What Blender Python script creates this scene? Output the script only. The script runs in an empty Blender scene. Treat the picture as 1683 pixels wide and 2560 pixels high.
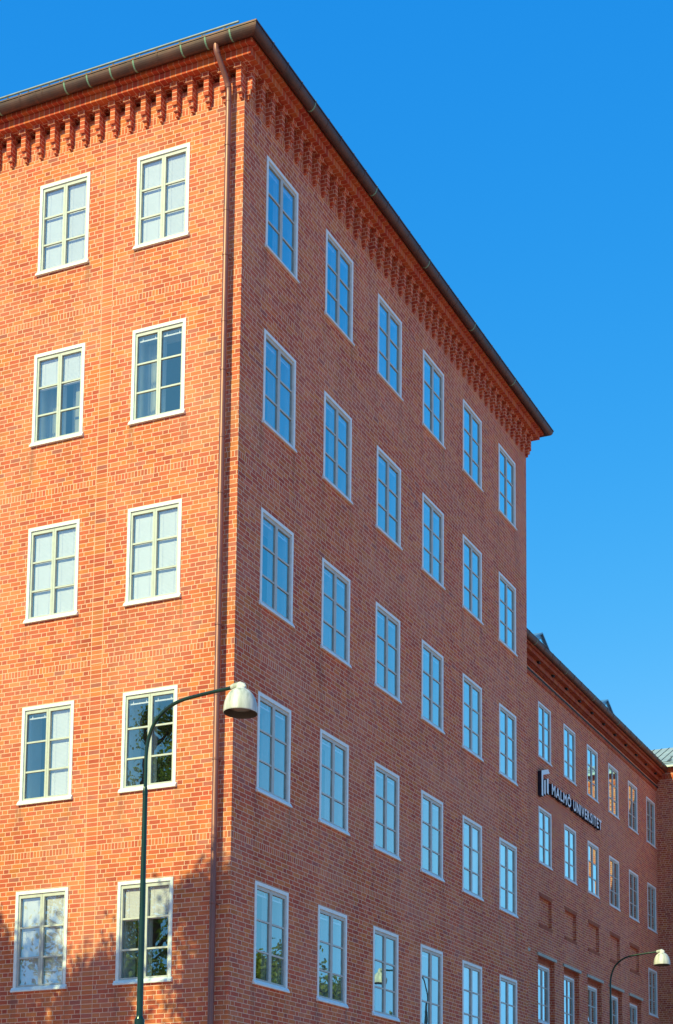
import bpy, math, random
from mathutils import Vector, Matrix
random.seed(7)
R = math.radians
scene = bpy.context.scene
col = scene.collection

# ------------------------------------------------------------------ camera
cam_d = bpy.data.cameras.new('camera'); cam = bpy.data.objects.new('camera', cam_d); col.objects.link(cam)
YAW, PITCH, ROLL = 1.21502395, 0.11302413, -0.00602117
fwd = Vector((math.sin(YAW)*math.cos(PITCH), math.cos(YAW)*math.cos(PITCH), math.sin(PITCH)))
rt = Vector((math.cos(YAW), -math.sin(YAW), 0)); up = rt.cross(fwd)
r2 = rt*math.cos(ROLL)+up*math.sin(ROLL); u2 = -rt*math.sin(ROLL)+up*math.cos(ROLL)
M = Matrix((r2, u2, -fwd)).transposed().to_4x4(); M.translation = Vector((-18.9659, -12.1484, 1.6))
cam.matrix_world = M
cam_d.sensor_fit = 'VERTICAL'; cam_d.sensor_height = 24
cam_d.lens = 3762.05/2560*24
cam_d.shift_x = (841.5-1380.09)/2560; cam_d.shift_y = (2607.13-1280)/2560
cam_d.clip_end = 5000
scene.camera = cam

# ------------------------------------------------------------------ light
SUN_AZ, SUN_EL = R(12.6), R(34.0)
sdir = Vector((-math.cos(SUN_AZ)*math.cos(SUN_EL), math.sin(SUN_AZ)*math.cos(SUN_EL), math.sin(SUN_EL)))
sun_d = bpy.data.lights.new('sun', 'SUN'); sun_d.energy = 3.05; sun_d.angle = R(0.5); sun_d.color = (1.0, 1.04, 0.48)
sun = bpy.data.objects.new('sun', sun_d); col.objects.link(sun)
sun.rotation_euler = (-sdir).to_track_quat('-Z', 'Y').to_euler()
w = bpy.data.worlds.new('World'); scene.world = w; w.use_nodes = True
nt = w.node_tree; nt.nodes.clear()
sky = nt.nodes.new('ShaderNodeTexSky'); sky.sky_type = 'NISHITA'; sky.sun_disc = False
sky.sun_elevation = SUN_EL; sky.sun_rotation = math.atan2(sdir.x, sdir.y)
sky.altitude = 0; sky.air_density = 1.0; sky.dust_density = 0.2; sky.ozone_density = 3.0
# grade the physical sky per channel towards the photograph's deep, saturated blue
sepc = nt.nodes.new('ShaderNodeSeparateColor'); comb = nt.nodes.new('ShaderNodeCombineColor'); nt.links.new(sky.outputs[0], sepc.inputs[0])
for ch, (k_, g_) in enumerate(((2.4, 2.5), (.60, .78), (.645, .29))):
    pw = nt.nodes.new('ShaderNodeMath'); pw.operation = 'POWER'; m0 = nt.nodes.new('ShaderNodeMath'); m0.operation = 'MULTIPLY'; m0.inputs[1].default_value = .15
    m1 = nt.nodes.new('ShaderNodeMath'); m1.operation = 'MULTIPLY'; m1.inputs[1].default_value = k_/.15
    nt.links.new(sepc.outputs[ch], m0.inputs[0]); nt.links.new(m0.outputs[0], pw.inputs[0]); pw.inputs[1].default_value = g_
    nt.links.new(pw.outputs[0], m1.inputs[0]); nt.links.new(m1.outputs[0], comb.inputs[ch])
cap = nt.nodes.new('ShaderNodeMath'); cap.operation = 'MULTIPLY'; cap.inputs[1].default_value = .40
mn = nt.nodes.new('ShaderNodeMath'); mn.operation = 'MINIMUM'
gsrc = comb.inputs[1].links[0].from_socket; rsrc = comb.inputs[0].links[0].from_socket
gm = nt.nodes.new('ShaderNodeMath'); gm.operation = 'MINIMUM'; gm.inputs[1].default_value = 2.8
nt.links.new(gsrc, gm.inputs[0]); nt.links.new(gm.outputs[0], comb.inputs[1]); gsrc = gm.outputs[0]
nt.links.new(gsrc, cap.inputs[0]); nt.links.new(rsrc, mn.inputs[0]); nt.links.new(cap.outputs[0], mn.inputs[1]); nt.links.new(mn.outputs[0], comb.inputs[0])
bg = nt.nodes.new('ShaderNodeBackground'); bg.inputs[1].default_value = 0.15
wo = nt.nodes.new('ShaderNodeOutputWorld')
nt.links.new(comb.outputs[0], bg.inputs[0]); nt.links.new(bg.outputs[0], wo.inputs[0])
scene.view_settings.view_transform = 'Standard'; scene.view_settings.look = 'None'
scene.view_settings.exposure = 0.76; scene.view_settings.gamma = 1.0
scene.render.engine = 'CYCLES'
scene.cycles.max_bounces = 8; scene.cycles.transparent_max_bounces = 16
scene.cycles.caustics_reflective = False; scene.cycles.caustics_refractive = False
scene.cycles.sample_clamp_indirect = 6

# ------------------------------------------------------------------ materials
class G:
    """small helper round a material's node tree"""
    def __init__(s, name, rough=0.6, metallic=0.0):
        s.m = bpy.data.materials.new(name); s.m.use_nodes = True; s.t = s.m.node_tree
        s.b = s.t.nodes['Principled BSDF']; s.b.inputs['Roughness'].default_value = rough; s.b.inputs['Metallic'].default_value = metallic
    def n(s, ty, **kw):
        k = s.t.nodes.new(ty)
        for a, v in kw.items(): setattr(k, a, v)
        return k
    def put(s, sock, v):
        if v is None: return
        if hasattr(v, 'is_linked') or isinstance(v, bpy.types.NodeSocket): s.t.links.new(v, sock)
        else: sock.default_value = v
    def f(s, op, a=None, b=None, c=None, clamp=False):
        k = s.n('ShaderNodeMath', operation=op); k.use_clamp = clamp
        for i, v in enumerate((a, b, c)): s.put(k.inputs[i], v)
        return k.outputs[0]
    def vec(s, x, y, z=0.0):
        k = s.n('ShaderNodeCombineXYZ')
        for i, v in enumerate((x, y, z)): s.put(k.inputs[i], v)
        return k.outputs[0]
    def mix(s, fac, a, b, blend='MIX'):
        k = s.n('ShaderNodeMix', data_type='RGBA', blend_type=blend)
        s.put(k.inputs[0], fac); s.put(k.inputs[6], a); s.put(k.inputs[7], b); return k.outputs[2]
    def noise(s, v, scale, detail=3, rough=0.5):
        k = s.n('ShaderNodeTexNoise'); s.put(k.inputs['Vector'], v); k.inputs['Scale'].default_value = scale
        k.inputs['Detail'].default_value = detail; k.inputs['Roughness'].default_value = rough; return k.outputs[0]
    def ramp(s, fac, stops, interp='LINEAR'):
        k = s.n('ShaderNodeValToRGB'); k.color_ramp.interpolation = interp
        e = k.color_ramp.elements
        while len(e) < len(stops): e.new(0.5)
        for i, (p, c) in enumerate(stops): e[i].position = p; e[i].color = (*c, 1) if len(c) == 3 else c
        s.put(k.inputs[0], fac); return k.outputs[0]
    def mr(s, v, a, b, c=0.0, d=1.0):
        k = s.n('ShaderNodeMapRange'); s.put(k.inputs[0], v)
        for i, x in enumerate((a, b, c, d)): k.inputs[i+1].default_value = x
        return k.outputs[0]
    def bump(s, h, strength=0.5, dist=0.01):
        k = s.n('ShaderNodeBump'); k.inputs['Strength'].default_value = strength; k.inputs['Distance'].default_value = dist
        s.put(k.inputs['Height'], h); s.t.links.new(k.outputs[0], s.b.inputs['Normal'])

BRICKS = [(0.0, (.42, .045, .024)), (.10, (.49, .060, .026)), (.30, (.54, .082, .030)), (.52, (.58, .112, .030)),
          (.74, (.61, .165, .036)), (.90, (.62, .165, .066)), (.97, (.54, .110, .072)), (1.0, (.36, .080, .066))]
MORTAR = (.84, .50, .36, 1)
HP, CH, ST, BH = .1025, .0724, 3.0, .105       # header pitch, course height, storey height, soldier band height
def brick_mat(name, strip=-100.0, bands=True, patch=False, dark=1.0, tint=None, sills=None):
    g = G(name, 0.88)
    uv = g.n('ShaderNodeUVMap'); sp = g.n('ShaderNodeSeparateXYZ'); g.t.links.new(uv.outputs[0], sp.inputs[0])
    u, v = sp.outputs[0], sp.outputs[1]
    wob = g.noise(uv.outputs[0], 9.0, 2); v0 = v
    v = g.f('ADD', v, g.f('MULTIPLY', g.f('SUBTRACT', wob, .5), .006)); 
    zz = g.f('SUBTRACT', v, 1.228)
    sto = g.f('FLOOR', g.f('DIVIDE', zz, ST)) ; zl = g.f('SUBTRACT', zz, g.f('MULTIPLY', sto, ST))
    rf = g.f('DIVIDE', g.f('SUBTRACT', zl, BH), CH)
    if not bands: rf = g.f('DIVIDE', zz, CH)
    row = g.f('FLOOR', rf); fv = g.f('SUBTRACT', rf, row)
    rowg = g.f('ADD', row, g.f('MULTIPLY', sto, 41)) if bands else row
    rowg = g.f('ADD', rowg, 500)
    off = g.f('MULTIPLY', g.f('PINGPONG', rowg, 6.0), 1.5)
    wn0 = g.n('ShaderNodeTexWhiteNoise', noise_dimensions='1D'); g.put(wn0.inputs['W'], g.f('FLOOR', g.f('DIVIDE', rowg, 12.0)))
    off = g.f('ADD', off, g.f('MULTIPLY', wn0.outputs[0], 5))
    off = g.f('ADD', off, g.f('MULTIPLY', g.f('SUBTRACT', g.noise(g.vec(g.f('MULTIPLY', u, .6), rowg), 1.0, 1), .5), .5))
    U = g.f('SUBTRACT', g.f('DIVIDE', u, HP), off)
    cell = g.f('FLOOR', g.f('DIVIDE', U, 5)); t = g.f('SUBTRACT', U, g.f('MULTIPLY', cell, 5))
    idx = g.f('MINIMUM', g.f('FLOOR', g.f('DIVIDE', t, 2)), 2)
    s0 = g.f('MULTIPLY', idx, 2); wd = g.f('SUBTRACT', 2, g.f('GREATER_THAN', idx, 1.5))
    du = g.f('MULTIPLY', g.f('MINIMUM', g.f('SUBTRACT', t, s0), g.f('SUBTRACT', g.f('ADD', s0, wd), t)), HP)
    dv = g.f('MULTIPLY', g.f('MINIMUM', fv, g.f('SUBTRACT', 1, fv)), CH)
    ida = g.f('ADD', g.f('MULTIPLY', cell, 3), idx); idb = rowg
    header = g.f('GREATER_THAN', idx, 1.5)
    def sel(m, a, b): return g.f('ADD', g.f('MULTIPLY', a, m), g.f('MULTIPLY', b, g.f('SUBTRACT', 1, m)))
    if strip > -50:
        d1 = g.f('ABSOLUTE', g.f('SUBTRACT', u, strip)); d2 = g.f('ABSOLUTE', g.f('SUBTRACT', u, strip+.207))
        dd = g.f('MINIMUM', d1, d2)
        ins = g.f('MULTIPLY', g.f('GREATER_THAN', u, strip), g.f('LESS_THAN', u, strip+.207))
        du = sel(ins, g.f('ADD', dd, .001), g.f('MINIMUM', du, dd)); ida = sel(ins, 777, ida); header = g.f('MULTIPLY', header, g.f('SUBTRACT', 1, ins))
    if bands:
        B = g.f('LESS_THAN', zl, BH)
        if strip > -50: B = g.f('MULTIPLY', B, g.f('SUBTRACT', 1, ins))
        B2 = g.f('MULTIPLY', g.f('GREATER_THAN', v, 19.203), g.f('LESS_THAN', v, 19.303)); B = g.f('MAXIMUM', B, B2)
        ub = g.f('DIVIDE', u, .0613); ubf = g.f('FLOOR', ub); fr = g.f('SUBTRACT', ub, ubf)
        du = sel(B, g.f('MULTIPLY', g.f('MINIMUM', fr, g.f('SUBTRACT', 1, fr)), .0613), du)
        dv = sel(B, g.f('MINIMUM', zl, g.f('ABSOLUTE', g.f('SUBTRACT', BH, zl))), dv); dv = sel(B2, g.f('MINIMUM', g.f('SUBTRACT', v, 19.203), g.f('SUBTRACT', 19.303, v)), dv)
        ida = sel(B, ubf, ida); idb = sel(B, 999, idb); header = g.f('MULTIPLY', header, g.f('SUBTRACT', 1, B))
    if tint: oi = g.n('ShaderNodeObjectInfo'); ida = g.f('ADD', ida, g.f('MULTIPLY', oi.outputs['Random'], 977.0))
    wn = g.n('ShaderNodeTexWhiteNoise', noise_dimensions='2D'); g.t.links.new(g.vec(ida, idb), wn.inputs['Vector'])
    wn2 = g.n('ShaderNodeTexWhiteNoise', noise_dimensions='2D'); g.t.links.new(g.vec(g.f('ADD', ida, 71.3), idb), wn2.inputs['Vector'])
    rnd = g.f('SUBTRACT', wn.outputs[0], g.f('MULTIPLY', header, .22), clamp=True)
    big = g.noise(uv.outputs[0], .9, 3)
    rnd = g.f('ADD', rnd, g.f('MULTIPLY', g.f('SUBTRACT', big, .5), .35), clamp=True)
    if patch:
        pu = g.f('DIVIDE', g.f('SUBTRACT', u, 1.75), .62); pv = g.f('DIVIDE', g.f('SUBTRACT', g.f('SUBTRACT', v, 10.72), g.f('MULTIPLY', g.f('SUBTRACT', 1.75, u), .18)), .25)
        inside = g.f('LESS_THAN', g.f('ADD', g.f('MULTIPLY', pu, pu), g.f('MULTIPLY', pv, pv)), 1.0)
        pm = g.f('MULTIPLY', inside, g.f('GREATER_THAN', wn2.outputs[0], .42))
        pm = g.f('MULTIPLY', pm, g.f('SUBTRACT', 1, header))
        rnd = sel(pm, .03, rnd)
    c = g.ramp(rnd, BRICKS)
    fine = g.noise(uv.outputs[0], 60, 4, .65)
    c = g.mix(g.mr(fine, .3, .75, 0, .38), c, (.62, .19, .095, 1))
    br = g.f('ADD', .92*dark, g.f('MULTIPLY', wn2.outputs[0], .22*dark))
    streak = g.noise(g.vec(g.f('MULTIPLY', u, 2.6), g.f('MULTIPLY', v, .22)), 1.0, 5, .62)
    br = g.f('MULTIPLY', br, g.mr(streak, .38, .68, 1.06, .84))
    stain = None
    if sills:      # rain streaks that run down from the two ends of every sill
        ul = g.f('SUBTRACT', g.f('PINGPONG', g.f('ADD', g.f('SUBTRACT', u, sills[0]+.5), 20*sills[1]), sills[1]/2), .5)
        zw = g.f('FLOORED_MODULO', g.f('SUBTRACT', 17.11, v0), 3.0)
        sn = g.noise(g.vec(g.f('MULTIPLY', u, 22), g.f('MULTIPLY', v0, .9)), 1.0, 4, .6)
        stain = g.f('MULTIPLY', g.mr(g.f('ABSOLUTE', ul), .02, .11, 1, 0), g.mr(zw, 0, 1.05, 1, 0))
        stain = g.f('MULTIPLY', stain, g.mr(sn, .38, .62, 0, 1))
    c = g.mix(1.0, c, g.vec(br, br, br), 'MULTIPLY')
    c = g.mix(g.mr(g.noise(uv.outputs[0], .55, 4, .6), (.44), .72, 0, .42), c, (.64, .25, .17, 1))
    d = g.f('MINIMUM', du, dv)
    edge = g.f('ADD', d, g.f('MULTIPLY', g.f('SUBTRACT', fine, .5), .003))
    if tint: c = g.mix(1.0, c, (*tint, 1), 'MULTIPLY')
    mk = g.mr(edge, .0036, .0062, 1, 0)
    c = g.mix(mk, c, MORTAR)
    if stain: c = g.mix(g.f('MULTIPLY', stain, .5), c, (.16, .085, .065, 1))
    g.t.links.new(c, g.b.inputs['Base Color'])
    g.bump(g.f('ADD', g.f('MULTIPLY', g.mr(edge, .003, .009, 0, 1), 1.0), g.f('MULTIPLY', fine, .5)), .6, .004)
    return g.m
def rowlock_mat(name, pitch=HP, dark=1.0, across=False):
    g = G(name, 0.88)
    uv = g.n('ShaderNodeUVMap'); sp = g.n('ShaderNodeSeparateXYZ'); g.t.links.new(uv.outputs[0], sp.inputs[0])
    u = g.f('DIVIDE', sp.outputs[1 if across else 0], pitch); f0 = g.f('FLOOR', u); fr = g.f('SUBTRACT', u, f0)
    d = g.f('MULTIPLY', g.f('MINIMUM', fr, g.f('SUBTRACT', 1, fr)), pitch)
    wn = g.n('ShaderNodeTexWhiteNoise', noise_dimensions='2D'); g.t.links.new(g.vec(f0, 3), wn.inputs['Vector'])
    fine = g.noise(uv.outputs[0], 60, 4, .65)
    c = g.ramp(g.f('MULTIPLY', wn.outputs[0], .9), BRICKS)
    c = g.mix(g.mr(fine, .3, .8, 0, .3), c, (.58, .18, .09, 1))
    c = g.mix(1.0, c, (dark*.86, dark*.62, dark*.52, 1), 'MULTIPLY')
    edge = g.f('ADD', d, g.f('MULTIPLY', g.f('SUBTRACT', fine, .5), .002))
    c = g.mix(g.mr(edge, .004, .0065, 1, 0), c, (.62, .28, .17, 1))
    g.t.links.new(c, g.b.inputs['Base Color']); g.bump(g.mr(edge, .003, .009, 0, 1), .5, .004)
    return g.m
def plain(name, c, rough=.5, metallic=0.0, var=.12, scale=6.0, bump=0.0, c2=None, vert=False):
    g = G(name, rough, metallic)
    tc = g.n('ShaderNodeTexCoord'); mp = g.n('ShaderNodeMapping'); g.t.links.new(tc.outputs['Object'], mp.inputs[0])
    if vert: mp.inputs['Scale'].default_value = (5, 5, .6)
    n = g.noise(mp.outputs[0], scale, 5, .6)
    b = c2 if c2 else tuple(x*(1-var*2) for x in c)
    g.t.links.new(g.mix(g.mr(n, .35, .68), (*c, 1), (*b, 1)), g.b.inputs['Base Color'])
    if bump: g.bump(n, bump, .01)
    return g.m
MAT = {}
MAT['brick_left'] = brick_mat('brick_south_wall', strip=2.415, patch=True, sills=(.996, 1.923))
MAT['brick_right'] = brick_mat('brick_long_wall', sills=(.683, 1.9677))
MAT['brick_wing'] = brick_mat('brick_wing_wall', bands=False, dark=.97)
MAT['brick_far'] = brick_mat('brick_far_wall', bands=False, dark=.88)
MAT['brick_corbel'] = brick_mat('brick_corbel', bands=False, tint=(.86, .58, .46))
MAT['rowlock'] = rowlock_mat('brick_rowlock')
MAT['rowlock_course'] = rowlock_mat('brick_stacked_course', pitch=CH, across=True)
MAT['rowlock_wing'] = rowlock_mat('brick_rowlock_wing', HP, .72)
MAT['rowlock_dark'] = rowlock_mat('brick_rowlock_dark', .0613, .68)
MAT['white'] = plain('white_window_paint', (.86, .87, .87), .45, var=.05, scale=9)
MAT['sash'] = plain('pale_green_sash_paint', (.56, .55, .52), .45, var=.06, scale=9)
MAT['inner'] = plain('inner_frame_paint', (.70, .74, .72), .5, var=.04)
MAT['blind'] = plain('white_blind', (.88, .83, .96), .5, var=.03)
MAT['curtain'] = plain('white_curtain', (.72, .72, .70), .9, var=.08)
MAT['room'] = plain('room_plaster', (.42, .41, .39), .9, var=.1, scale=1)
MAT['copper'] = plain('weathered_copper', (.130, .052, .040), .48, .35, scale=3.5, c2=(.062, .031, .029), bump=.15)
MAT['strap'] = plain('verdigris_strap', (.20, .36, .26), .6, .1, scale=3, c2=(.13, .20, .15))
MAT['pipe'] = plain('painted_downpipe', (.30, .100, .080), .42, .25, scale=4, c2=(.21, .075, .062), vert=True)
MAT['roof'] = plain('grey_roof_sheet', (.20, .21, .22), .5, .3, scale=2)
MAT['rail'] = plain('galvanised_rail', (.30, .31, .32), .5, .3, scale=8)
MAT['dark'] = plain('dark_metal', (.03, .03, .035), .5, .2)
MAT['lead'] = plain('zinc_roof', (.50, .53, .52), .55, .35, scale=1.5, c2=(.36, .40, .40), bump=.1)
MAT['dormer'] = plain('blue_grey_dormer_metal', (.22, .38, .50), .35, .5, scale=4)
MAT['stone'] = plain('pale_stone_lintel', (.50, .49, .42), .8, scale=8, bump=.2)
MAT['plinth'] = plain('granite_plinth', (.27, .26, .25), .8, scale=30, bump=.2)
MAT['pole'] = plain('dark_green_enamel', (.010, .040, .026), .22, .1, scale=3, c2=(.007, .024, .018))
MAT['dome'] = plain('weathered_white_enamel', (.76, .70, .68), .45, scale=3.0, c2=(.33, .33, .29), bump=.1, vert=True)
MAT['domein'] = plain('brown_reflector', (.10, .075, .06), .5, scale=5)  # inside of the lamp dome, dark brown
MAT['bowl'] = plain('frosted_bowl', (.20, .19, .17), .25, scale=5)
MAT['sign'] = plain('white_sign_face', (.80, .82, .86), .4, var=.02)
MAT['navy'] = plain('navy_sign_side', (.010, .014, .035), .4, var=.1)
MAT['asphalt'] = plain('asphalt', (.06, .058, .056), .9, scale=25, bump=.3)
MAT['paving'] = plain('pale_paving', (.64, .36, .30), .9, scale=12, bump=.2)
MAT['kerb'] = plain('granite_kerb', (.34, .33, .31), .8, scale=30)
MAT['bark'] = plain('bark', (.11, .085, .06), .9, scale=14, bump=.5)
def glass_mat():
    g = G('window_glass'); g.t.nodes.remove(g.b); o = g.t.nodes['Material Output']
    tc = g.n('ShaderNodeTexCoord')
    oi = g.n('ShaderNodeObjectInfo')
    n = g.noise(tc.outputs['Object'], 1.6, 1)
    bp = g.n('ShaderNodeBump'); bp.inputs['Strength'].default_value = .25; bp.inputs['Distance'].default_value = .010; g.put(bp.inputs['Height'], n)
    ge = g.n('ShaderNodeNewGeometry'); dt = g.n('ShaderNodeVectorMath', operation='DOT_PRODUCT')
    g.t.links.new(ge.outputs['Incoming'], dt.inputs[0]); g.t.links.new(ge.outputs['Normal'], dt.inputs[1])
    om = g.f('SUBTRACT', 1.0, g.f('ABSOLUTE', dt.outputs['Value'])); f5 = g.f('POWER', om, 4.0)
    fac = g.f('MINIMUM', g.f('ADD', g.f('MULTIPLY', f5, 3.2), .25), .93)
    gl = g.n('ShaderNodeBsdfGlossy'); gl.inputs['Roughness'].default_value = 0.0; gl.inputs['Color'].default_value = (.72, .97, 1.0, 1)
    g.t.links.new(bp.outputs[0], gl.inputs['Normal'])
    tr = g.n('ShaderNodeBsdfTransparent'); tr.inputs['Color'].default_value = (.98, .99, .985, 1)
    mx = g.n('ShaderNodeMixShader'); g.put(mx.inputs[0], fac); g.t.links.new(tr.outputs[0], mx.inputs[1]); g.t.links.new(gl.outputs[0], mx.inputs[2])
    g.t.links.new(mx.outputs[0], o.inputs[0]); return g.m
MAT['glass'] = glass_mat()
def leaf_mat(name, a, b):
    g = G(name, .5)
    oi = g.n('ShaderNodeNewGeometry')
    c = g.ramp(oi.outputs['Random Per Island'], [(0, a), (1, b)])
    g.t.links.new(c, g.b.inputs['Base Color'])
    tl = g.n('ShaderNodeBsdfTranslucent'); g.t.links.new(c, tl.inputs[0]); mx = g.n('ShaderNodeMixShader'); mx.inputs[0].default_value = .5
    o = g.t.nodes['Material Output']; g.t.links.new(g.b.outputs[0], mx.inputs[1]); g.t.links.new(tl.outputs[0], mx.inputs[2]); g.t.links.new(mx.outputs[0], o.inputs[0])
    return g.m
MAT['leaf'] = leaf_mat('green_leaves', (.07, .15, .015), (.30, .36, .04))
MAT['leaf2'] = leaf_mat('yellow_green_leaves', (.10, .15, .02), (.34, .34, .05))

# ------------------------------------------------------------------ mesh helpers
class MB:
    def __init__(s): s.v = []; s.f = []; s.uv = []; s.m = []; s.sm = []
    def face(s, pts, mi=0, uv=None, smooth=False, vmap=None):
        pts = [Vector(p) for p in pts]
        b = len(s.v); s.v += pts; s.f.append(tuple(range(b, b+len(pts)))); s.m.append(mi); s.sm.append(smooth)
        if uv is None:
            n = (pts[1]-pts[0]).cross(pts[2]-pts[0])
            ax, ay, az = abs(n.x), abs(n.y), abs(n.z)
            if az >= ax and az >= ay:
                uv = [(p.x, p.y) if vmap != 'y' else (p.y, p.x) for p in pts]
            elif ay >= ax: uv = [(p.x, p.z) for p in pts]
            else: uv = [(p.y, p.z) for p in pts]
        s.uv.append(uv)
    def box(s, x0, x1, y0, y1, z0, z1, mi=0, skip='', vmap=None):
        x0, x1 = min(x0, x1), max(x0, x1); y0, y1 = min(y0, y1), max(y0, y1); z0, z1 = min(z0, z1), max(z0, z1)
        F = dict(n=[(x0,y0,z0),(x1,y0,z0),(x1,y0,z1),(x0,y0,z1)], f=[(x1,y1,z0),(x0,y1,z0),(x0,y1,z1),(x1,y1,z1)],
                 l=[(x0,y1,z0),(x0,y0,z0),(x0,y0,z1),(x0,y1,z1)], r=[(x1,y0,z0),(x1,y1,z0),(x1,y1,z1),(x1,y0,z1)],
                 t=[(x0,y0,z1),(x1,y0,z1),(x1,y1,z1),(x0,y1,z1)], b=[(x0,y1,z0),(x1,y1,z0),(x1,y0,z0),(x0,y0,z0)])
        for k, p in F.items():
            if k not in skip: s.face(p, mi, vmap=vmap)
    def prism(s, poly, y0, y1, mi=0, mside=None):
        """poly in x,z (counter-clockwise seen from -y); from y0 (front) to y1"""
        ms = mi if mside is None else mside
        s.face([(x, y0, z) for x, z in poly], mi); s.face([(x, y1, z) for x, z in reversed(poly)], ms)
        for i in range(len(poly)):
            a, b = poly[i], poly[(i+1) % len(poly)]
            s.face([(b[0], y0, b[1]), (a[0], y0, a[1]), (a[0], y1, a[1]), (b[0], y1, b[1])], ms)
    def tube(s, pts, rad, n=12, mi=0, caps=True):
        pts = [Vector(p) for p in pts]
        if not isinstance(rad, (list, tuple)): rad = [rad]*len(pts)
        rings = []; ref = None
        for i, p in enumerate(pts):
            d = (pts[min(i+1, len(pts)-1)]-pts[max(i-1, 0)]).normalized()
            if ref is None: ref = d.orthogonal().normalized()
            a = (ref - d*ref.dot(d)).normalized(); ref = a; b = d.cross(a)
            rings.append([p+(a*math.cos(2*math.pi*k/n)+b*math.sin(2*math.pi*k/n))*rad[i] for k in range(n)])
        base = len(s.v)
        for r in rings: s.v += r
        for i in range(len(pts)-1):
            for k in range(n):
                q = (base+i*n+k, base+i*n+(k+1) % n, base+(i+1)*n+(k+1) % n, base+(i+1)*n+k)
                s.f.append(q); s.m.append(mi); s.sm.append(True); s.uv.append([(0, 0)]*4)
        if caps:
            for r, rev in ((rings[0], True), (rings[-1], False)):
                s.face(list(reversed(r)) if rev else r, mi, uv=[(0, 0)]*n)
    def lathe(s, prof, c, n=32, mi=0):
        base = len(s.v)
        for r, z in prof:
            s.v += [Vector((c[0]+r*math.cos(2*math.pi*k/n), c[1]+r*math.sin(2*math.pi*k/n), c[2]+z)) for k in range(n)]
        for i in range(len(prof)-1):
            for k in range(n):
                s.f.append((base+i*n+k, base+i*n+(k+1) % n, base+(i+1)*n+(k+1) % n, base+(i+1)*n+k)); s.m.append(mi); s.sm.append(True); s.uv.append([(0, 0)]*4)
    def data(s, name, mats):
        me = bpy.data.meshes.new(name); me.from_pydata([tuple(v) for v in s.v], [], s.f)
        me.uv_layers.new(name='UVMap'); uvd = me.uv_layers[0].data; i = 0
        flat = []
        for k in s.uv:
            for q in k: flat += [q[0], q[1]]
        uvd.foreach_set('uv', flat)
        for mt in (mats if isinstance(mats, (list, tuple)) else [mats]): me.materials.append(MAT[mt] if isinstance(mt, str) else mt)
        me.polygons.foreach_set('material_index', s.m); me.polygons.foreach_set('use_smooth', s.sm); me.update(); return me
    def build(s, name, mats, parent=None, loc=None):
        return link(name, s.data(name, mats), parent, loc)
def link(name, data, parent=None, loc=None, rz=0.0):
    o = bpy.data.objects.new(name, data); col.objects.link(o)
    if parent is not None: o.parent = parent
    if loc is not None: o.location = loc
    if rz: o.rotation_euler.z = rz
    return o
def empty(name, label, cat, loc=(0, 0, 0), group=None):
    o = bpy.data.objects.new(name, None); col.objects.link(o); o.location = loc; o.empty_display_size = .2
    o['label'] = label; o['category'] = cat
    if group: o['group'] = group
    return o
def copy_tree(o, parent=None):
    c = o.copy(); col.objects.link(c); c.parent = parent
    for ch in list(o.children): copy_tree(ch, c)
    return c
def sweep(mb, path, prof, mi=0, close=False):
    """path: function off -> list of xy corners; prof: list of (off, z)"""
    for i in range(len(prof)-1 if not close else len(prof)):
        (o0, z0), (o1, z1) = prof[i], prof[(i+1) % len(prof)]
        A, B = path(o0), path(o1)
        for k in range(len(A)-1):
            p = [(*A[k], z0), (*A[k+1], z0), (*B[k+1], z1), (*B[k], z1)]
            ax = 0 if abs(A[k+1][0]-A[k][0]) > abs(A[k+1][1]-A[k][1]) else 1
            if abs(z1-z0) < 1e-6: uv = [(q[ax], (o0 if j < 2 else o1)+q[2]) for j, q in enumerate(p)]
            else: uv = [(q[ax], q[2]) for q in p]
            mb.face(p, mi, uv=uv)

# ------------------------------------------------------------------ window kit (local: faces -y, origin at the middle of the casing's top edge)
WW, WH = 1.0, 1.545
def mesh_casing():
    m = MB(); h = WW/2; a = .052
    m.box(-h, h, -.012, .10, -.055, 0); m.box(-h, -h+a, -.012, .10, -WH, -.055); m.box(h-a, h, -.012, .10, -WH, -.055)
    m.box(-h+a, h-a, .0, .10, -WH, -WH+.012)
    return m.data('window_casing', 'white')
def mesh_sill():
    m = MB(); h = WW/2+.022
    A = [(-h, -.010, -WH+.002), (h, -.010, -WH+.002)]; 
    y0, y1, z0, z1 = -.0125, -.044, -WH+.010, -WH-.040
    m.face([(-h, y1, z1), (h, y1, z1), (h, y0, z0), (-h, y0, z0)])
    m.face([(-h, y1, z1-.022), (h, y1, z1-.022), (h, y1, z1), (-h, y1, z1)])
    m.face([(-h, .0-.001, z1-.022), (h, -.001, z1-.022), (h, y1, z1-.022), (-h, y1, z1-.022)])
    for sx in (-1, 1):
        m.face([(sx*h, -.001, z1-.022), (sx*h, y1, z1-.022), (sx*h, y1, z1), (sx*h, y0, z0), (sx*h, -.001, z0)][::-sx])
    m.face([(-h, y0, z0), (h, y0, z0), (h, -.001, z0), (-h, -.001, z0)])
    return m.data('window_sill', 'white')
GX = ((-.415, -.038), (.038, .415)); GZ0, GZ1 = -.112, -1.500; BARS = (-.585, -1.068); BT = .014
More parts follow.
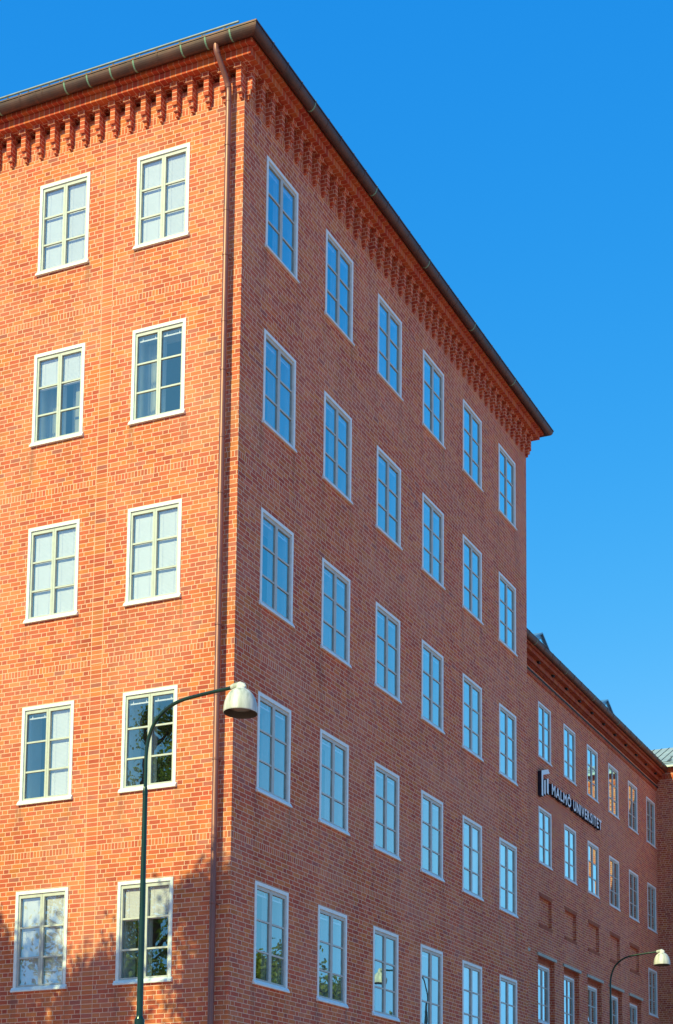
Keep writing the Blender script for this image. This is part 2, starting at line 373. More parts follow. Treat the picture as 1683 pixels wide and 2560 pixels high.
def mesh_sash(side, inner=False):
    m = MB(); x0, x1 = GX[side]
    a, b = (x0-.036, x1+(.038 if side == 0 else .036)) if side == 0 else (x0-.038, x1+.036)
    if side == 0: a, b = x0-.036, x1+.040
    else: a, b = x0-.040, x1+.036
    y0, y1 = (.008, .052)
    if inner: y0, y1 = .085, .145; x0 += .010; x1 -= .010
    gz0, gz1 = (GZ0-.008, GZ1+.008) if inner else (GZ0, GZ1)
    m.box(a, b, y0, y1, gz0, -.056); m.box(a, b, y0, y1, -WH+.013, gz1)
    m.box(a, x0, y0, y1, gz1, gz0); m.box(x1, b, y0, y1, gz1, gz0)
    if not inner:
        for z in BARS: m.box(x0, x1, y0+.006, y1-.012, z-BT, z+BT)
    return m.data('window_sash' if not inner else 'inner_frame', 'inner' if inner else 'sash')
def mesh_glass():
    m = MB()
    for x0, x1 in GX:
        zs = [GZ0, BARS[0], BARS[1], GZ1]
        for i in range(3):
            t = random.uniform(-.0022, .0022); q = random.uniform(-.0022, .0022)
            m.face([(x0, .030+t, zs[i+1]), (x1, .030-t, zs[i+1]), (x1, .030-t+q, zs[i]), (x0, .030+t+q, zs[i])])
    return m.data('window_glass', 'glass')
def mesh_reveal():
    m = MB(); h = WW/2-.03; y0, y1 = .151, .44; z0, z1 = -WH+.03, -.05
    m.face([(-h, y0, z0), (-h, y1, z0), (-h, y1, z1), (-h, y0, z1)]); m.face([(h, y1, z0), (h, y0, z0), (h, y0, z1), (h, y1, z1)])
    m.face([(-h, y0, z1), (-h, y1, z1), (h, y1, z1), (h, y0, z1)]); m.face([(-h, y1, z0), (-h, y0, z0), (h, y0, z0), (h, y1, z0)])
    return m.data('inner_reveal', 'inner')
def mesh_blind(side, bottom, tilt=60, sparse=False):
    """venetian blind down to z = bottom (local)"""
    m = MB(); x0, x1 = GX[side][0]+.004, GX[side][1]-.004; y = .068; z = GZ0-.015
    m.box(x0, x1, y-.014, y+.014, z-.01, z+.014)
    p = .0215; zz = z-.022; t = R(tilt)
    while zz > bottom:
        dy, dz = .0135*math.cos(t), .0135*math.sin(t)
        m.face([(x0, y-dy, zz-dz), (x1, y-dy, zz-dz), (x1, y+dy, zz+dz), (x0, y+dy, zz+dz)]); zz -= p
    m.box(x0, x1, y-.012, y+.012, bottom-.014, bottom)
    for fx in (.2, .8):
        xx = x0+(x1-x0)*fx; m.box(xx-.002, xx+.002, y-.0165, y-.0155, bottom, z)
    return m.data('venetian_blind', 'blind')
def mesh_raised(side):
    m = MB(); x0, x1 = GX[side][0]+.006, GX[side][1]-.012; y = .062; z = GZ0+.006
    m.box(x0, x1, y-.004, y+.004, z-.085, z-.062)
    for fx in (.17, .83):
        xx = x0+(x1-x0)*fx; m.box(xx-.008, xx+.008, y-.003, y+.003, z-.062, z)
    return m.data('raised_blind', 'blind')
def mesh_curtain(x0, x1, top=-.1, seed=1):
    m = MB(); n = 60; y = .32; rr = random.Random(seed); ph = rr.random()*6
    P = [(x0+(x1-x0)*i/n, y+.025*math.sin(i*.9+ph)+.012*math.sin(i*.37+ph)) for i in range(n+1)]
    for i in range(n):
        a, b = P[i], P[i+1]; m.face([(a[0], a[1], -WH+.06), (b[0], b[1], -WH+.06), (b[0], b[1], top), (a[0], a[1], top)], smooth=True)
    return m.data('curtain', 'curtain')
ME = dict(casing=mesh_casing(), sill=mesh_sill(), s0=mesh_sash(0), s1=mesh_sash(1), i0=mesh_sash(0, True), i1=mesh_sash(1, True),
          glass=[mesh_glass() for _ in range(6)], reveal=mesh_reveal(),
          full0=mesh_blind(0, GZ1+.01, 86), full1=mesh_blind(1, GZ1+.01, 82), top0=mesh_blind(0, BARS[0]-.01, 85), top1=mesh_blind(1, BARS[0]-.01, 82),
          up0=mesh_raised(0), up1=mesh_raised(1), cur_l=mesh_curtain(-.46, -.12, seed=2), cur_r=mesh_curtain(.12, .46, seed=5), cur_all=mesh_curtain(-.46, .46, seed=8),
          cur_m=mesh_curtain(.05, .30, seed=9), cur_b=mesh_curtain(-.46, .2, seed=4))
wcount = [0]
def window(parent, x, y, z, rz=0.0, what=('up0', 'up1'), label=None):
    o = link('window', ME['casing'], parent, (x, y, z), rz)
    if label: o['label'] = label
    link('sill', ME['sill'], o); link('sash', ME['s0'], o); link('sash', ME['s1'], o)
    wcount[0] += 1
    link('pane', ME['glass'][(wcount[0]*5) % 6], o)
    link('inner_frame', ME['i0'], o); link('inner_frame', ME['i1'], o); link('reveal', ME['reveal'], o)
    for k in what:
        nm = 'curtain' if k.startswith('cur') else 'blind'
        link(nm, ME[k], o)
    return o

def wall_grid(m, axis, const, u0, u1, z0, z1, holes, depth=.16, mi=0, flip=False, back=True):
    """a wall face in the plane axis=const with rectangular openings (ua, ub, za, zb, depth) and their reveals"""
    us = sorted({u0, u1, *[h[0] for h in holes], *[h[1] for h in holes]}); zs = sorted({z0, z1, *[h[2] for h in holes], *[h[3] for h in holes]})
    def P(u, z, d=0.0): return (u, const+d, z) if axis == 'y' else (const+d, u, z)
    def q(a, b, c, d_): return [a, b, c, d_] if axis == 'y' else [b, a, d_, c]
    for i in range(len(us)-1):
        for j in range(len(zs)-1):
            cu, cz = (us[i]+us[i+1])/2, (zs[j]+zs[j+1])/2
            if any(h[0] < cu < h[1] and h[2] < cz < h[3] for h in holes): continue
            m.face(q(P(us[i], zs[j]), P(us[i+1], zs[j]), P(us[i+1], zs[j+1]), P(us[i], zs[j+1])), mi)
    for h in holes:
        a, b, c, d = h[:4]; dp = h[4] if len(h) > 4 else depth
        m.face([P(a, c), P(a, c, dp), P(a, d, dp), P(a, d)], mi); m.face([P(b, c, dp), P(b, c), P(b, d), P(b, d, dp)], mi)
        m.face([P(a, d), P(a, d, dp), P(b, d, dp), P(b, d)], mi, vmap=('y' if axis == 'x' else None)); m.face([P(a, c, dp), P(a, c), P(b, c), P(b, c, dp)], mi, vmap=('y' if axis == 'x' else None))
        if len(h) > 5 and h[5]: m.face(q(P(a, c, dp), P(b, c, dp), P(b, d, dp), P(a, d, dp)), mi)

# ================================================================== main building
XE, YE, ZT = 12.22, 13.0, 20.0
main = empty('brick_building', 'tall orange-red brick building with copper gutter and stepped brick brackets under its eaves', 'building', (0, 0, 0))
ROWS = [18.705, 15.715, 12.712, 9.708, 6.705]
RX = [.683, 2.645, 4.630, 6.586, 8.552, 10.5215]
LY = [.996, 2.919, 4.842, 6.765, 8.688]
hr = [(x+.01, x+.99, z-WH+.005, z-.01) for x in RX for z in ROWS]
hl = [(y+.01, y+.99, z-WH+.005, z-.01) for y in LY for z in ROWS]
m = MB(); wall_grid(m, 'y', 0.0, 0, XE, .6, 19.615, hr, .145)
m.build('long_wall', 'brick_right', main)
m = MB(); wall_grid(m, 'x', 0.0, 0, YE, .6, 19.615, hl, .145)
m.build('end_wall', 'brick_left', main)
m = MB(); m.face([(XE, 0, .6), (XE, YE, .6), (XE, YE, ZT), (XE, 0, ZT)]); m.face([(XE, YE, .6), (0, YE, .6), (0, YE, ZT), (XE, YE, ZT)])
m.build('rear_wall', 'brick_right', main)
m = MB(); m.box(-.04, XE+.02, -.04, YE+.02, 0, .6); m.build('plinth', 'plinth', main)
# rooms behind the windows
m = MB()
for z in [20.0-.3]+[r-WH-.75 for r in ROWS]:
    m.box(.15, XE-.15, .15, YE-.15, z, z+.28)
m.box(3.6, 3.7, 3.2, YE-.2, .7, 19.6); m.box(.16, XE-.2, 3.1, 3.2, .7, 19.6)
for x in (4.28, 8.2): m.box(x, x+.08, .16, 3.1, .7, 19.6)
m.box(.16, 3.6, 4.42, 4.5, .7, 19.6)
m.build('rooms', 'room', main)
# windows of the long wall
special_r = {(1, 5): ('up0', 'up1'), (3, 4): ('up0', 'full1'), (3, 5): ('top0', 'up1'), (4, 4): ('full0', 'full1'), (4, 2): ('cur_l',), (4, 3): ('up0', 'cur_r'), (2, 1): ('up0', 'up1', 'cur_r')}
for r, z in enumerate(ROWS):
    for c, x in enumerate(RX):
        wh = special_r.get((r, c), ('up0', 'up1') + ((('cur_l', 'cur_r', 'cur_b', 'cur_r')[(r*3+c) % 4],) if (r*7+c*3) % 5 < 3 else ()))
        window(main, x+.5, 0, z, 0, wh)
special_l = {(0, 0): ('full0', 'full1'), (0, 1): ('full0', 'full1'), (2, 0): ('full0', 'full1'), (2, 1): ('full0', 'full1'), (4, 1): ('full0', 'full1'),
             (1, 0): ('up0', 'up1', 'cur_l'), (1, 1): ('top0', 'top1', 'cur_m', 'cur_l'), (3, 0): ('up0', 'up1'), (3, 1): ('up0', 'full1'), (4, 0): ('top0', 'top1')}
for r, z in enumerate(ROWS):
    for c, y in enumerate(LY):
        if c > 2: continue
        window(main, 0, y+.5, z, -math.pi/2, special_l.get((r, c), ('full0', 'full1')))
# cornice: bands and corbels
def ring(off): return [(-off, YE), (-off, -off), (XE+off, -off), (XE+off, YE)]
m = MB(); sweep(m, ring, [(0, 19.615), (-.13, 19.615), (-.13, 19.712), (.165, 19.712)], 2); sweep(m, ring, [(.165, 19.712), (.252, 19.712), (.252, 19.832)], 0); sweep(m, ring, [(.252, 19.832), (.235, 19.832), (.235, 19.845), (.30, 19.845), (.325, 19.845), (.325, 19.905), (.28, 19.905), (.28, 19.96), (0, 19.96)], 0)
m.build('cornice', ['rowlock', 'brick_corbel', 'brick_corbel'], main)
def corbel_mesh(n='corbel'):
    m = MB()   # local, faces -y, centred on x, z absolute from the corbel's foot
    def bx(w, d, z0, z1, sk=''): m.box(-w/2, w/2, -d, .01, z0, z1, 0)
    bx(.052, .052, 0, .072); bx(.090, .088, .0725, .150)
    bx(.090, .122, .1505, .442); bx(.142, .160, .4425, .5135)
    o = MB(); o.__dict__ = m.__dict__
    # uv: shift so that a course line falls at each step
    o.uv = [[(a+.03, (b/.0735)*CH+1.228) for a, b in q] for q in m.uv]
    return o.data(n, 'brick_corbel')
CM = corbel_mesh()
CZ = 19.196
for k in range(41):
    o = link('corbel', CM, main, (.072+.3035*k+random.uniform(-.004, .004), random.uniform(0, .004), CZ+random.uniform(-.003, .003)), R(random.uniform(-.9, .9)))
for k in range(17):
    o = link('corbel', CM, main, (random.uniform(0, .004), .045+.2977*k+random.uniform(-.004, .004), CZ+random.uniform(-.003, .003)), -math.pi/2+R(random.uniform(-.9, .9)))
# gutter
def gut_prof(c, ztop, a, b, n=12):
    P = [(c+a*math.cos(math.pi*i/n), ztop-b*math.sin(math.pi*i/n)) for i in range(n+1)]      # outer edge to inner edge
    return P
m = MB(); gp = gut_prof(.405, 20.0, .096, .138, 14)
sweep(m, ring, [(.485, 19.998), (.487, 20.012), (.512, 20.010), (.510, 19.985)] + gp)
gi = [(o_*1.0 if False else .405+(o_-.405)*.93, z_+.008) for o_, z_ in gp]; sweep(m, ring, gi)
for f in range(len(m.f)): m.sm[f] = False
gut = m.build('gutter', 'copper', main)
def strap_mesh():
    m = MB(); P = gut_prof(.405, 20.006, .1015, .145, 14); P = [(.515, 20.02)]+P
    for i in range(len(P)-1):
        (o0, z0), (o1, z1) = P[i], P[i+1]
        m.face([(-.014, -o0, z0), (.014, -o0, z0), (.014, -o1, z1), (-.014, -o1, z1)])
        m.face([(-.014, -o0, z0), (-.014, -o1, z1), (-.014, -o1+(.004 if o1 > .405 else -.004), z1+.006), (-.014, -o0+.004, z0+.006)])
        m.face([(.014, -o0, z0), (.014, -o0+.004, z0+.006), (.014, -o1+(.004 if o1 > .405 else -.004), z1+.006), (.014, -o1, z1)])
    return m.data('gutter_strap', 'strap'), m.data('gutter_strap', 'copper')
SM, SM2 = strap_mesh()
for i in range(16): link('gutter_strap', SM if i not in (3, 8, 9) else SM2, gut, (0, .0-.02+.447*i, 0), -math.pi/2)
for i in range(28): link('gutter_strap', SM2 if i % 5 not in (3,) else SM, gut, (.02+.447*i, 0, 0))
def seam_mesh():
    m = MB(); P = gut_prof(.405, 20.003, .099, .1415, 14)
    for i in range(len(P)-1):
        (o0, z0), (o1, z1) = P[i], P[i+1]; m.face([(-.03, -o0, z0), (.03, -o0, z0), (.03, -o1, z1), (-.03, -o1, z1)])
    return m.data('gutter_joint', 'copper')
JM = seam_mesh()
for y in (1.85, 3.7): link('gutter_joint', JM, gut, (0, y, 0), -math.pi/2)
for x in (2.9, 5.9, 8.9): link('gutter_joint', JM, gut, (x, 0, 0))
# roof
m = MB(); S_ = .46
def rring(d): return [(-.47+d, YE), (-.47+d, -.47+d), (XE+.47-d, -.47+d), (XE+.47-d, YE)]
sweep(m, rring, [(0, 20.016), (0, 20.034), (6.2, 20.034+6.2*S_)]); sweep(m, rring, [(0, 20.016), (.6, 20.016)])
roof = m.build('roof', 'roof', main)
def seam_roof(parent, x0, y0, z0, x1, y1, z1):
    mm = MB(); mm.tube([(x0, y0, z0), (x1, y1, z1)], .012, 4); return mm
m = MB()
for i in range(20): m.tube([(-.46, .2+.6*i, 20.05), (min(6.2, .2+.6*i)-.47, .2+.6*i, 20.05+min(6.2, .2+.6*i)*S_)], .012, 4)
for i in range(20): m.tube([(.2+.6*i, -.46, 20.05), (.2+.6*i, min(6.2, .6+.6*i, 12.4-.6*i)-.47, 20.05+min(6.2, .6+.6*i, 12.4-.6*i)*S_)], .012, 4)
m.build('standing_seam', 'roof', roof)['kind'] = 'stuff'
m = MB(); m.tube([(-.17, .02, 20.395), (-.17, 8, 20.395)], .017, 8)
rail = m.build('snow_rail', 'rail', roof)
pm = MB()
pm.prism([(-.055, 0), (.055, 0), (.012, .21), (-.012, .21)], -.004, .004); pmd = pm.data('rail_post', 'rail')
for i in range(10): link('rail_post', pmd, rail, (-.17, .30+.79*i, 20.15), -math.pi/2*0 + math.pi/2*0)
sm_ = MB(); sm_.box(-.012, .012, -.012, .012, 0, .06); sd = sm_.data('snow_hook', 'dark')
for i in range(18): link('snow_hook', sd, rail, (-.40, .12+.42*i, 20.07))
# downpipe
m = MB(); px, py = -.118, .215
m.tube([(-.405, .275, 19.88), (-.405, .272, 19.80), (-.385, .265, 19.745), (-.33, .25, 19.66), (-.20, .225, 19.47), (-.14, .217, 19.37), (-.12, .215, 19.31), (px, py, 19.22)], .047, 14)
m.tube([(px, py, 19.23), (px, py, .65), (px-.04, py, .5), (px-.1, py, .42)], .047, 16)
for z in (19.1, 17.25, 15.4, 13.5, 11.5, 9.4, 7.2): m.tube([(px, py, z), (px, py, z+.05)], .0515, 16)
m.tube([(-.395, .270, 19.79), (-.38, .262, 19.75)], .052, 14); m.tube([(-.15, .219, 19.40), (-.13, .216, 19.34)], .052, 14)
dp = m.build('downpipe', 'pipe', main)
for z in (18.35, 16.5, 14.6, 12.6, 10.5, 8.4, 6.2):
    k = MB(); k.tube([(0, 0, 0), (0, 0, .03)], .054, 16); k.box(.04, .118, -.008, .008, .005, .02); k.tube([(.02, -.05, .015), (.10, -.075, .015)], .005, 6)
    k.build('pipe_clamp', 'pipe', dp, (px, py, z))

# ================================================================== wing
WY, WX0, WX1 = 2.2, XE+.003, 30.25
wing = empty('brick_wing', 'lower brick wing set back behind the tall building, with the university sign and stone lintels', 'building', (WX0, WY, 0))
def wl(name, mb, mats, parent=wing):
    o = mb.build(name, mats, parent)
    if parent is wing: o.location = (-WX0, -WY, 0)
    return o
WXS = [18.69+2.06*k for k in range(-2, 6)]
holes = []
for k, x in enumerate(WXS):
    for z in (15.705, 12.722): holes.append((x+.01, x+.99, z-WH+.005, z-.01, .145))
    if k == 7: holes.append((x+.01, x+.99, 9.80-WH+.005, 9.79, .145)); holes.append((x+.01, x+.99, 6.80-WH+.005, 6.79, .145))
    else:
        holes.append((x+.03, x+1.0, 9.45, 10.215, .085, True))
        holes.append((x-.085, x+1.20, 3.2, 8.548, .12, False))
m = MB(); wall_grid(m, 'y', WY, WX0, WX1, 0, 16.97, holes)
for k, x in enumerate(WXS[:-1]):      # back of each tall recess, with the window opening in it
    wall_grid(m, 'y', WY+.12, x-.085, x+1.20, 3.2, 8.548, [(x+.075, x+1.055, 8.365-WH+.005, 8.355, .145)])
wl('wall', m, 'brick_wing')
wsp = [('up0', 'up1'), ('up0', 'up1', 'cur_l'), ('up0', 'up1', 'cur_r'), ('up0', 'up1')]
for k, x in enumerate(WXS):
    for r, z in enumerate((15.705, 12.722)): window(wing, x+.5-WX0, 0, z, 0, wsp[(k+r*2) % 4])
    if k == 7:
        window(wing, x+.5-WX0, 0, 9.80, 0, ()); window(wing, x+.5-WX0, 0, 6.80, 0, ())
    else:
        window(wing, x+.565-WX0, .12, 8.365, 0, ('up0', 'up1') if k % 2 else ('cur_all',))
        b = MB(); b.box(x-.18, x+1.29, WY-.045, WY+.02, 8.552, 8.632); wl('stone_lintel', b, 'stone')
        b = MB(); b.box(x+.0, x+1.06, WY-.006, WY+.02, 10.218, 10.325); wl('niche_head', b, 'rowlock_dark'); b = MB(); b.box(x+.0, x+1.03, WY-.012, WY+.03, 9.352, 9.448); wl('niche_foot', b, 'rowlock_dark')
        b = MB(); b.box(x-.08, x+1.195, WY+.115, WY+.14, 8.42, 8.545); wl('flat_arch', b, 'rowlock_dark')
m = MB(); m.box(WX0+.1, WX1-.1, WY+.9+2, WY+3.1, .1, 16.7)
for z in (16.5, 13.4, 10.6, 8.9, 5.6): m.box(WX0+.1, WX1-.1, WY+.16, WY+2.9, z, z+.25)
for x in WXS[1:]: m.box(x-.6, x-.52, WY+.17, WY+2.9, .1, 16.4)
wl('rooms', m, 'room')
def wring(off): return [(WX0, WY-off), (WX1+.25, WY-off)]
m = MB()
sweep(m, wring, [(0, 16.47), (.05, 16.47), (.05, 16.54)], 0); sweep(m, wring, [(.05, 16.54), (.12, 16.54), (.12, 16.64)], 0); sweep(m, wring, [(.12, 16.64), (.10, 16.64), (.10, 16.70)], 0)
sweep(m, wring, [(.10, 16.70), (.24, 16.70), (.24, 16.80)], 0); sweep(m, wring, [(.24, 16.80), (.31, 16.80), (.31, 16.86), (.25, 16.86), (.25, 16.93), (0, 16.93)], 0)
x = WX0+.2
while x < WX1:     # dentils
    m.box(x, x+.05, WY-.075, WY-.0505, 16.475, 16.535); x += .1025
wl('cornice', m, ['rowlock_wing'])
x = 18.35
while x < 30:
    b = MB(); b.box(x, x+.09, WY-.18, WY-.102, 16.642, 16.698); wl('vent_block', b, 'dark'); x += 1.13
m = MB(); m.tube([(WX0, WY-.055, 16.335), (WX1, WY-.055, 16.335)], .022, 8); wl('cable_pipe', m, 'dark')
m = MB(); m.box(WX0, WX1, WY-.030, WY+.02, 16.215, 16.285); wl('string_course', m, 'rowlock')
m = MB(); wg = gut_prof(.355, 16.98, .095, .14, 12)
sweep(m, wring, [(.44, 16.985), (.46, 16.985)]+wg); sweep(m, wring, [(.355+(a-.355)*.93, b+.008) for a, b in wg])
m.face([(WX1+.25, WY-a, b) for a, b in wg])
wgut = wl('gutter', m, 'copper')
for i in range(30):
    o = link('gutter_strap', SM2 if i % 4 else SM, wgut, (WX0+.5+.6*i, WY+.05, -3.022)); 
m = MB(); m.face([(WX0, WY-.40, 16.995), (WX1-.2, WY-.40, 16.995), (WX1-.2, WY+4.2, 16.995+4.6*.5), (WX0, WY+4.2, 16.995+4.6*.5)])
m.face([(WX0, WY-.40, 16.99), (WX0, WY+.3, 16.99), (WX1, WY+.3, 16.99), (WX1, WY-.40, 16.99)])
wroof = wl('roof', m, 'roof')
for ax, az in ((20.16, 18.27), (26.17, 18.24)):
    d = MB(); yf, hw, ze = 2.6, .78, 17.86
    zb = 17.15
    A, L_, R_ = (ax, az), (ax-hw, ze), (ax+hw, ze)
    d.prism([(ax-hw+.08, zb), (ax+hw-.08, zb), (ax+hw-.08, ze+.02), (ax, az-.05), (ax-hw+.08, ze+.02)], yf+.06, yf+2.6, 0)
    for P_, Q_ in ((L_, A), (A, R_)):
        d.prism([(P_[0], P_[1]-.045), (Q_[0], Q_[1]-.045), (Q_[0], Q_[1]), (P_[0], P_[1])], yf, yf+3.0, 0)
    dm = wl('dormer', d, 'dormer')
    k = MB(); k.prism([(ax-.28, 17.5), (ax+.28, 17.5), (ax+.28, 17.93), (ax, 18.08), (ax-.28, 17.93)], yf+.055, yf+.1, 0); k.build('dormer_window', 'glass', dm)

# ================================================================== far block
far = empty('brick_block', 'darker brick block at the far right edge with a pale standing-seam metal roof', 'building', (WX1, WY, 0))
def fl(name, mb, mats, parent=far):
    o = mb.build(name, mats, parent)
    if parent is far: o.location = (-WX1, -WY, 0)
    return o
FY = []
YF = -.15; XR_, ZR_ = 33.1, 18.5
fh = [(y+.01, y+.99, z-WH+.005, z-.01, .145) for y in FY for z in (15.7, 12.72, 9.7, 6.7)]
m = MB(); wall_grid(m, 'x', WX1, YF, WY, 0, 16.96, fh); m.box(WX1+.001, WX1+6.4, YF, WY+9, 0, 16.96, 0, 'ltb'); m.face([(WX1+.001, YF+.001, 16.95), (WX1+6.4, YF+.001, 16.95), (XR_, YF+.001, ZR_)])
fl('wall', m, 'brick_far')
for y in FY:
    for z in (15.7, 12.72, 9.7, 6.7): window(far, 0, y+.5-WY, z, -math.pi/2, ('up0', 'up1'))
m = MB(); m.face([(WX1+2, YF+.1, .2), (WX1+2, WY, .2), (WX1+2, WY, 16.8), (WX1+2, YF+.1, 16.8)]); fl('rooms', m, 'room')
def fring(off): return [(WX1-off, WY), (WX1-off, YF-off)]
m = MB(); sweep(m, fring, [(0, 16.85), (.05, 16.85), (.05, 16.90), (.09, 16.90), (.09, 16.975)]); fl('cornice', m, 'rowlock')
m = MB(); sweep(m, fring, [(0, 16.62), (.02, 16.62), (.02, 16.72), (0, 16.72)]) ; fl('string_course', m, 'rowlock')
m = MB(); b0, zE = WX1-.22, 17.03; XR = 33.0; ZR = zE+(XR-b0)*.53
m.face([(b0, YF-.3, zE), (b0, WY+1.9, zE), (XR, WY+1.9, ZR), (XR, YF-.3, ZR)][::-1]); m.face([(b0, YF-.3, zE-.06), (b0, WY+1.9, zE-.06), (b0, WY+1.9, zE), (b0, YF-.3, zE)][::-1])
m.face([(b0, YF-.3, zE-.06), (WX1+.1, YF-.3, zE-.06), (WX1+.1, WY-.45, zE-.06), (b0, WY-.45, zE-.06)])
m.face([(XR, YF-.3, ZR), (XR, WY+1.9, ZR), (2*XR-b0, WY+1.9, zE), (2*XR-b0, YF-.3, zE)][::-1])
froof = fl('metal_roof', m, 'lead')
k = MB()
for i in range(40):
    y = 3.9-.285*i
    if y < YF-.2: break
    k.tube([(b0+.55, y, zE+.55*.53+.012), (XR, y, ZR+.012)], .010, 4)
for dd in (.28, .55): k.tube([(b0+dd, YF-.3, zE+dd*.53+.008), (b0+dd, WY+1.9, zE+dd*.53+.008)], .010, 4)
k.build('standing_seam', 'dark', froof)
k = MB(); yg = 1.80; xg = b0+.75; zg = zE+.75*.53
k.tube([(xg, yg, zg), (xg, yg, zg+.16)], .012, 6); k.tube([(xg-.25, yg+.02, zg-.10), (xg, yg, zg+.03)], .014, 6); k.build('roof_hook', 'dark', froof)

# ================================================================== sign
sign = empty('wall_sign', 'white and navy channel-letter sign reading MALMO with umlaut and UNIVERSITET on the brick wing', 'sign', (18.64, WY-.02, 13.0))
sign['label'] = 'white MALMÖ UNIVERSITET letter sign with navy sides and bar logo on the brick wing'
FYS = 2.08
def spart(name, mb, mats): 
    o = mb.build(name, mats, sign); o.location = (-18.64, -(WY-.02), -13.0); return o
for poly in ([(18.64, 13.0), (18.764, 12.985), (18.764, 13.60), (19.285, 13.785), (19.155, 13.868), (18.64, 13.695)],):
    m = MB()
    m.prism([(18.64, 13.005), (18.764, 12.988), (18.764, 13.603), (18.64, 13.695)], FYS, WY-.015, 0, 1)
    m.prism([(18.764, 13.603), (19.285, 13.785), (19.155, 13.868), (18.64, 13.695)], FYS, WY-.015, 0, 1)
    spart('logo_bar', m, ['sign', 'navy'])
for poly in ([(18.84, 13.098), (18.955, 13.066), (18.955, 13.516), (18.84, 13.476)], [(19.05, 13.175), (19.187, 13.147), (19.187, 13.614), (19.05, 13.568)]):
    m = MB(); m.prism(poly, FYS, WY-.015, 0, 1); spart('logo_bar', m, ['sign', 'navy'])
def letter_data(ch):
    cu = bpy.data.curves.new('letter', 'FONT'); cu.body = ch; cu.size = 1; cu.extrude = .14; cu.offset = .026; cu.resolution_u = 3
    ob = bpy.data.objects.new('tmp', cu); col.objects.link(ob); bpy.context.view_layer.update()
    me = bpy.data.meshes.new_from_object(ob.evaluated_get(bpy.context.evaluated_depsgraph_get()))
    bpy.data.objects.remove(ob); return me
def word(txt, x0, x1, zb, cap):
    ds = [letter_data(c) for c in txt]
    ext = []
    for me in ds:
        xs = [v.co.x for v in me.vertices]; ext.append((min(xs), max(xs)))
    H0 = [v.co.y for v in ds[txt.index('M') if 'M' in txt else 1].vertices]; h0 = max(H0)-min(H0); y00 = min(H0)
    tot = sum(b-a for a, b in ext); gap = .055
    sx = (x1-x0-gap*(len(txt)-1))/tot; sz = cap/h0; x = x0
    for c, me, (a, b) in zip(txt, ds, ext):
        for v in me.vertices:
            X, Y, Z = v.co; v.co = (x+(X-a)*sx, FYS if Z > 0 else WY-.015, zb+(Y-y00)*sz)
        me.materials.clear(); me.materials.append(MAT['sign']); me.materials.append(MAT['navy'])
        me.update()
        for p in me.polygons:
            p.material_index = 0 if (abs(p.normal.y) > .9 and all(me.vertices[i].co.y < WY-.05 for i in p.vertices)) else 1
        o = link('letter', me, sign, (-18.64, -(WY-.02), -13.0)); x += (b-a)*sx+gap
word('MALMÖ', 19.45, 21.04, 13.235, .310); word('UNIVERSITET', 21.24, 23.80, 13.235, .310)

# ================================================================== street lamps
lamp = empty('street_lamp', 'large near street lamp, dark green pole, weathered white dome before the sunlit wall', 'street lamp', (-5.75, -2.607, 0), 'curved-arm street lamps along the building')
m = MB(); m.tube([(0, 0, 0), (0, 0, 3.62), (0, 0, 3.66), (0, 0, 3.70)], [.062, .050, .046, .031], 20)
m.tube([(0, 0, 3.69), (0, 0, 6.10), (0, 0, 6.13), (0, 0, 6.17)], [.0335, .0255, .025, .019], 18)
m.tube([(0, 0, 3.60), (0, 0, 3.66)], .053, 20); m.tube([(0, 0, 6.08), (0, 0, 6.12)], .028, 18)
m.build('pole', 'pole', lamp)
m = MB(); AR = [(0, 6.14), (0, 6.33), (-.0, 6.50), (-.012, 6.63), (-.045, 6.755), (-.105, 6.875), (-.195, 6.965), (-.31, 7.035), (-.44, 7.075), (-.56, 7.092), (-.80, 7.114), (-1.09, 7.134)]
from mathutils import geometry
pts = [Vector((0, a, b)) for a, b in AR]
def cr(P, n=6):
    out = []
    for i in range(len(P)-1):
        a, b, c, d = P[max(i-1, 0)], P[i], P[i+1], P[min(i+2, len(P)-1)]
        for k in range(n):
            t = k/n; out.append(.5*((2*b)+(c-a)*t+(2*a-5*b+4*c-d)*t*t+(3*b-a-3*c+d)*t*t*t))
    return out+[P[-1]]
m.tube(cr(pts), .0195, 16); m.build('arm', 'pole', lamp)
DC = (0, -1.165, 0)
m = MB()
m.lathe([(.176, 6.838), (.1795, 6.842), (.1795, 6.852), (.177, 6.90), (.169, 6.95), (.153, 7.00), (.128, 7.045), (.095, 7.080), (.062, 7.100), (.046, 7.108), (.044, 7.122)], DC)
m.lathe([(.176, 6.838), (.172, 6.86), (.164, 6.95), (.12, 7.04), (.04, 7.09), (.001, 7.09)], DC, mi=1)
shade = m.build('dome_shade', ['dome', 'domein'], lamp)
m = MB(); m.lathe([(.001, 6.872), (.06, 6.875), (.11, 6.89), (.145, 6.915), (.155, 6.93)], DC); m.build('lens', 'bowl', shade)
m = MB(); m.tube([(0, -1.05, 7.133), (0, -1.09, 7.138), (0, -1.16, 7.143), (0, -1.195, 7.130), (0, -1.215, 7.112)], [.029, .037, .040, .034, .020], 14)
m.lathe([(.056, 7.100), (.052, 7.12), (.046, 7.145), (.030, 7.168), (.001, 7.172)], DC, 16); m.build('cap', 'dome', lamp)
l2 = copy_tree(lamp); l2.location = (11.68, -2.12, .035)
l2['label'] = 'small distant street lamp with white dome in front of the set-back wing'

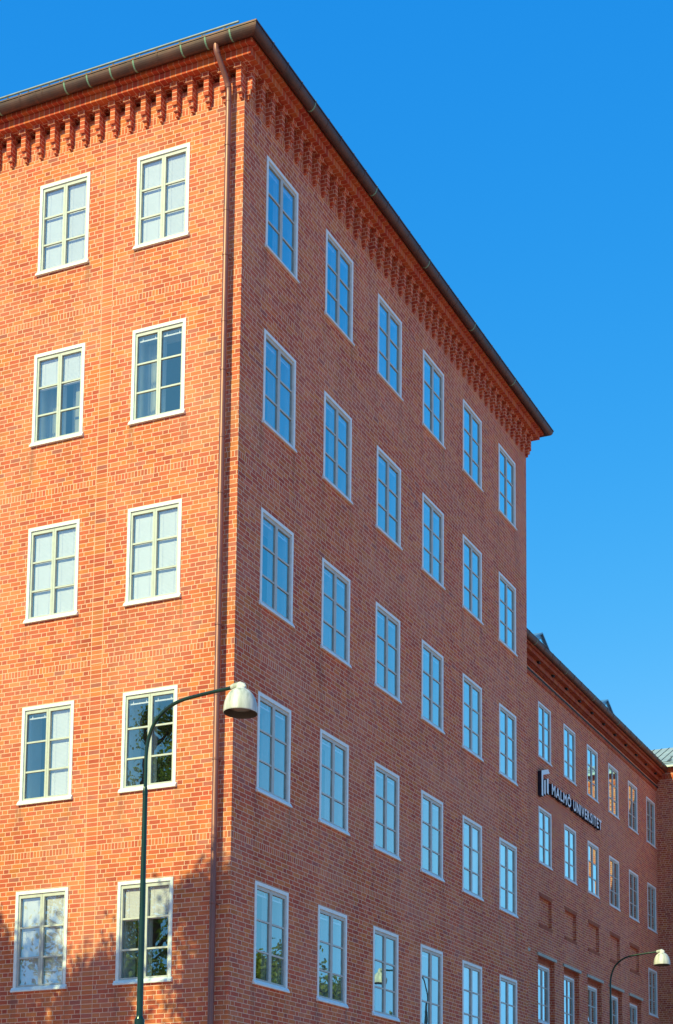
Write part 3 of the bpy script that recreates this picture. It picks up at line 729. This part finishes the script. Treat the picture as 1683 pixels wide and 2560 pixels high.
# ================================================================== trees across the street (they shade the wall and show in the panes)
def tree(x, y, h, r, seed, label, mat='leaf', leaves=9000, z0=.35, trunk=.16, lean=0):
    rr = random.Random(seed)
    t = empty('street_tree', label, 'tree', (x, y, 0), 'street trees')
    m = MB(); tips = []
    P = [Vector((math.sin(i*.9)*.06, math.cos(i*.7)*.06, h*.80*i/8)) for i in range(9)]
    m.tube(P, [trunk*(1-i*.105) for i in range(9)], 10)
    for k in range(34):
        f = rr.uniform(z0, .98); b = P[min(7, int(f*8))].lerp(P[min(8, int(f*8)+1)], f*8-int(f*8)) if f < 1 else P[8]
        an = k*2.4+rr.uniform(-.3, .3); L = r*(1.02-.62*max(0, f-.45)/.55)*rr.uniform(.6, 1.08)*(.75 if f < z0+.1 else 1)
        d = Vector((math.cos(an), math.sin(an), .55+.5*f)).normalized()
        Q = [b]; 
        for s in range(1, 6): Q.append(b+d*L*s/5+Vector((rr.uniform(-.1, .1), rr.uniform(-.1, .1), .05*s*s*L*.1)))
        m.tube(Q, [trunk*.32*(1-f*.5)*(1-.17*s)+.006 for s in range(6)], 6)
        tips += [(q, .30+.10*L) for q in Q[2:]]
        for s in range(3):
            q0 = Q[rr.randint(2, 4)]; dd = (d+Vector((rr.uniform(-1, 1), rr.uniform(-1, 1), rr.uniform(-.3, .8)))).normalized()
            q1 = q0+dd*L*.35; m.tube([q0, q1], [.014, .005], 5); tips.append((q1, .30))
    m.build('trunk', 'bark', t)
    c = MB(); 
    for k in range(leaves):
        q, s = tips[rr.randrange(len(tips))]
        p = q+Vector((rr.gauss(0, s*.62), rr.gauss(0, s*.62), rr.gauss(0, s*.55)))
        a = Vector((rr.gauss(0, 1), rr.gauss(0, 1), rr.gauss(0, .7))).normalized(); b = a.orthogonal().normalized(); b.rotate(Matrix.Rotation(rr.uniform(0, 6.28), 3, a)); e = a.cross(b)
        l = rr.uniform(.045, .085); wv = l*.55
        c.v += [p-b*l, p+e*wv, p+b*l+a*l*.2, p-e*wv]; n = len(c.v); c.f.append((n-4, n-3, n-2, n-1)); c.uv.append([(0, 0)]*4); c.m.append(0); c.sm.append(False)
    c.build('crown', mat, t)
    return t
tree(-16.0, 12.8, 19.4, 3.5, 3, 'tallest leafy street tree, farthest from the sunlit end wall', leaves=38000, z0=.3, trunk=.22)
tree(-8.6, 5.8, 13.9, 2.2, 29, 'broad street tree off the left edge, leftmost of the near row', leaves=16000, z0=.3)
tree(-8.4, 2.1, 15.0, 1.9, 11, 'slender street tree nearest the building corner, opposite the end wall', leaves=13000, z0=.35)
tree(-8.0, 4.1, 13.2, 2.1, 17, 'shortest of the street trees opposite the sunlit end wall', leaves=17000, z0=.3)
tree(13.2, -7.3, 9.6, 1.7, 21, 'yellow-green street tree across the road, opposite the middle of the long wall', 'leaf2', 12000)
tree(17.0, -7.6, 9.4, 1.6, 33, 'second yellow-green tree across the road, opposite the wing', 'leaf2', 10000)
tree(20.6, -7.9, 8.9, 1.5, 45, 'small street tree across the road, farthest along from the camera', 'leaf2', 6000)

# ================================================================== ground
def ground(name, x0, x1, y0, y1, z, mat, th=None):
    m = MB()
    if th: m.box(x0, x1, y0, y1, z-th, z)
    else: m.face([(x0, y0, z), (x1, y0, z), (x1, y1, z), (x0, y1, z)])
    o = m.build(name, mat); o['kind'] = 'structure'; return o
ground('ground', -900, 900, -900, 900, -.16, 'paving')
ground('road', -400, 400, -11, -4.6, -.15, 'asphalt')
ground('pavement', -7.6, 60, -4.6, 14.8, -.02, 'paving', .12)
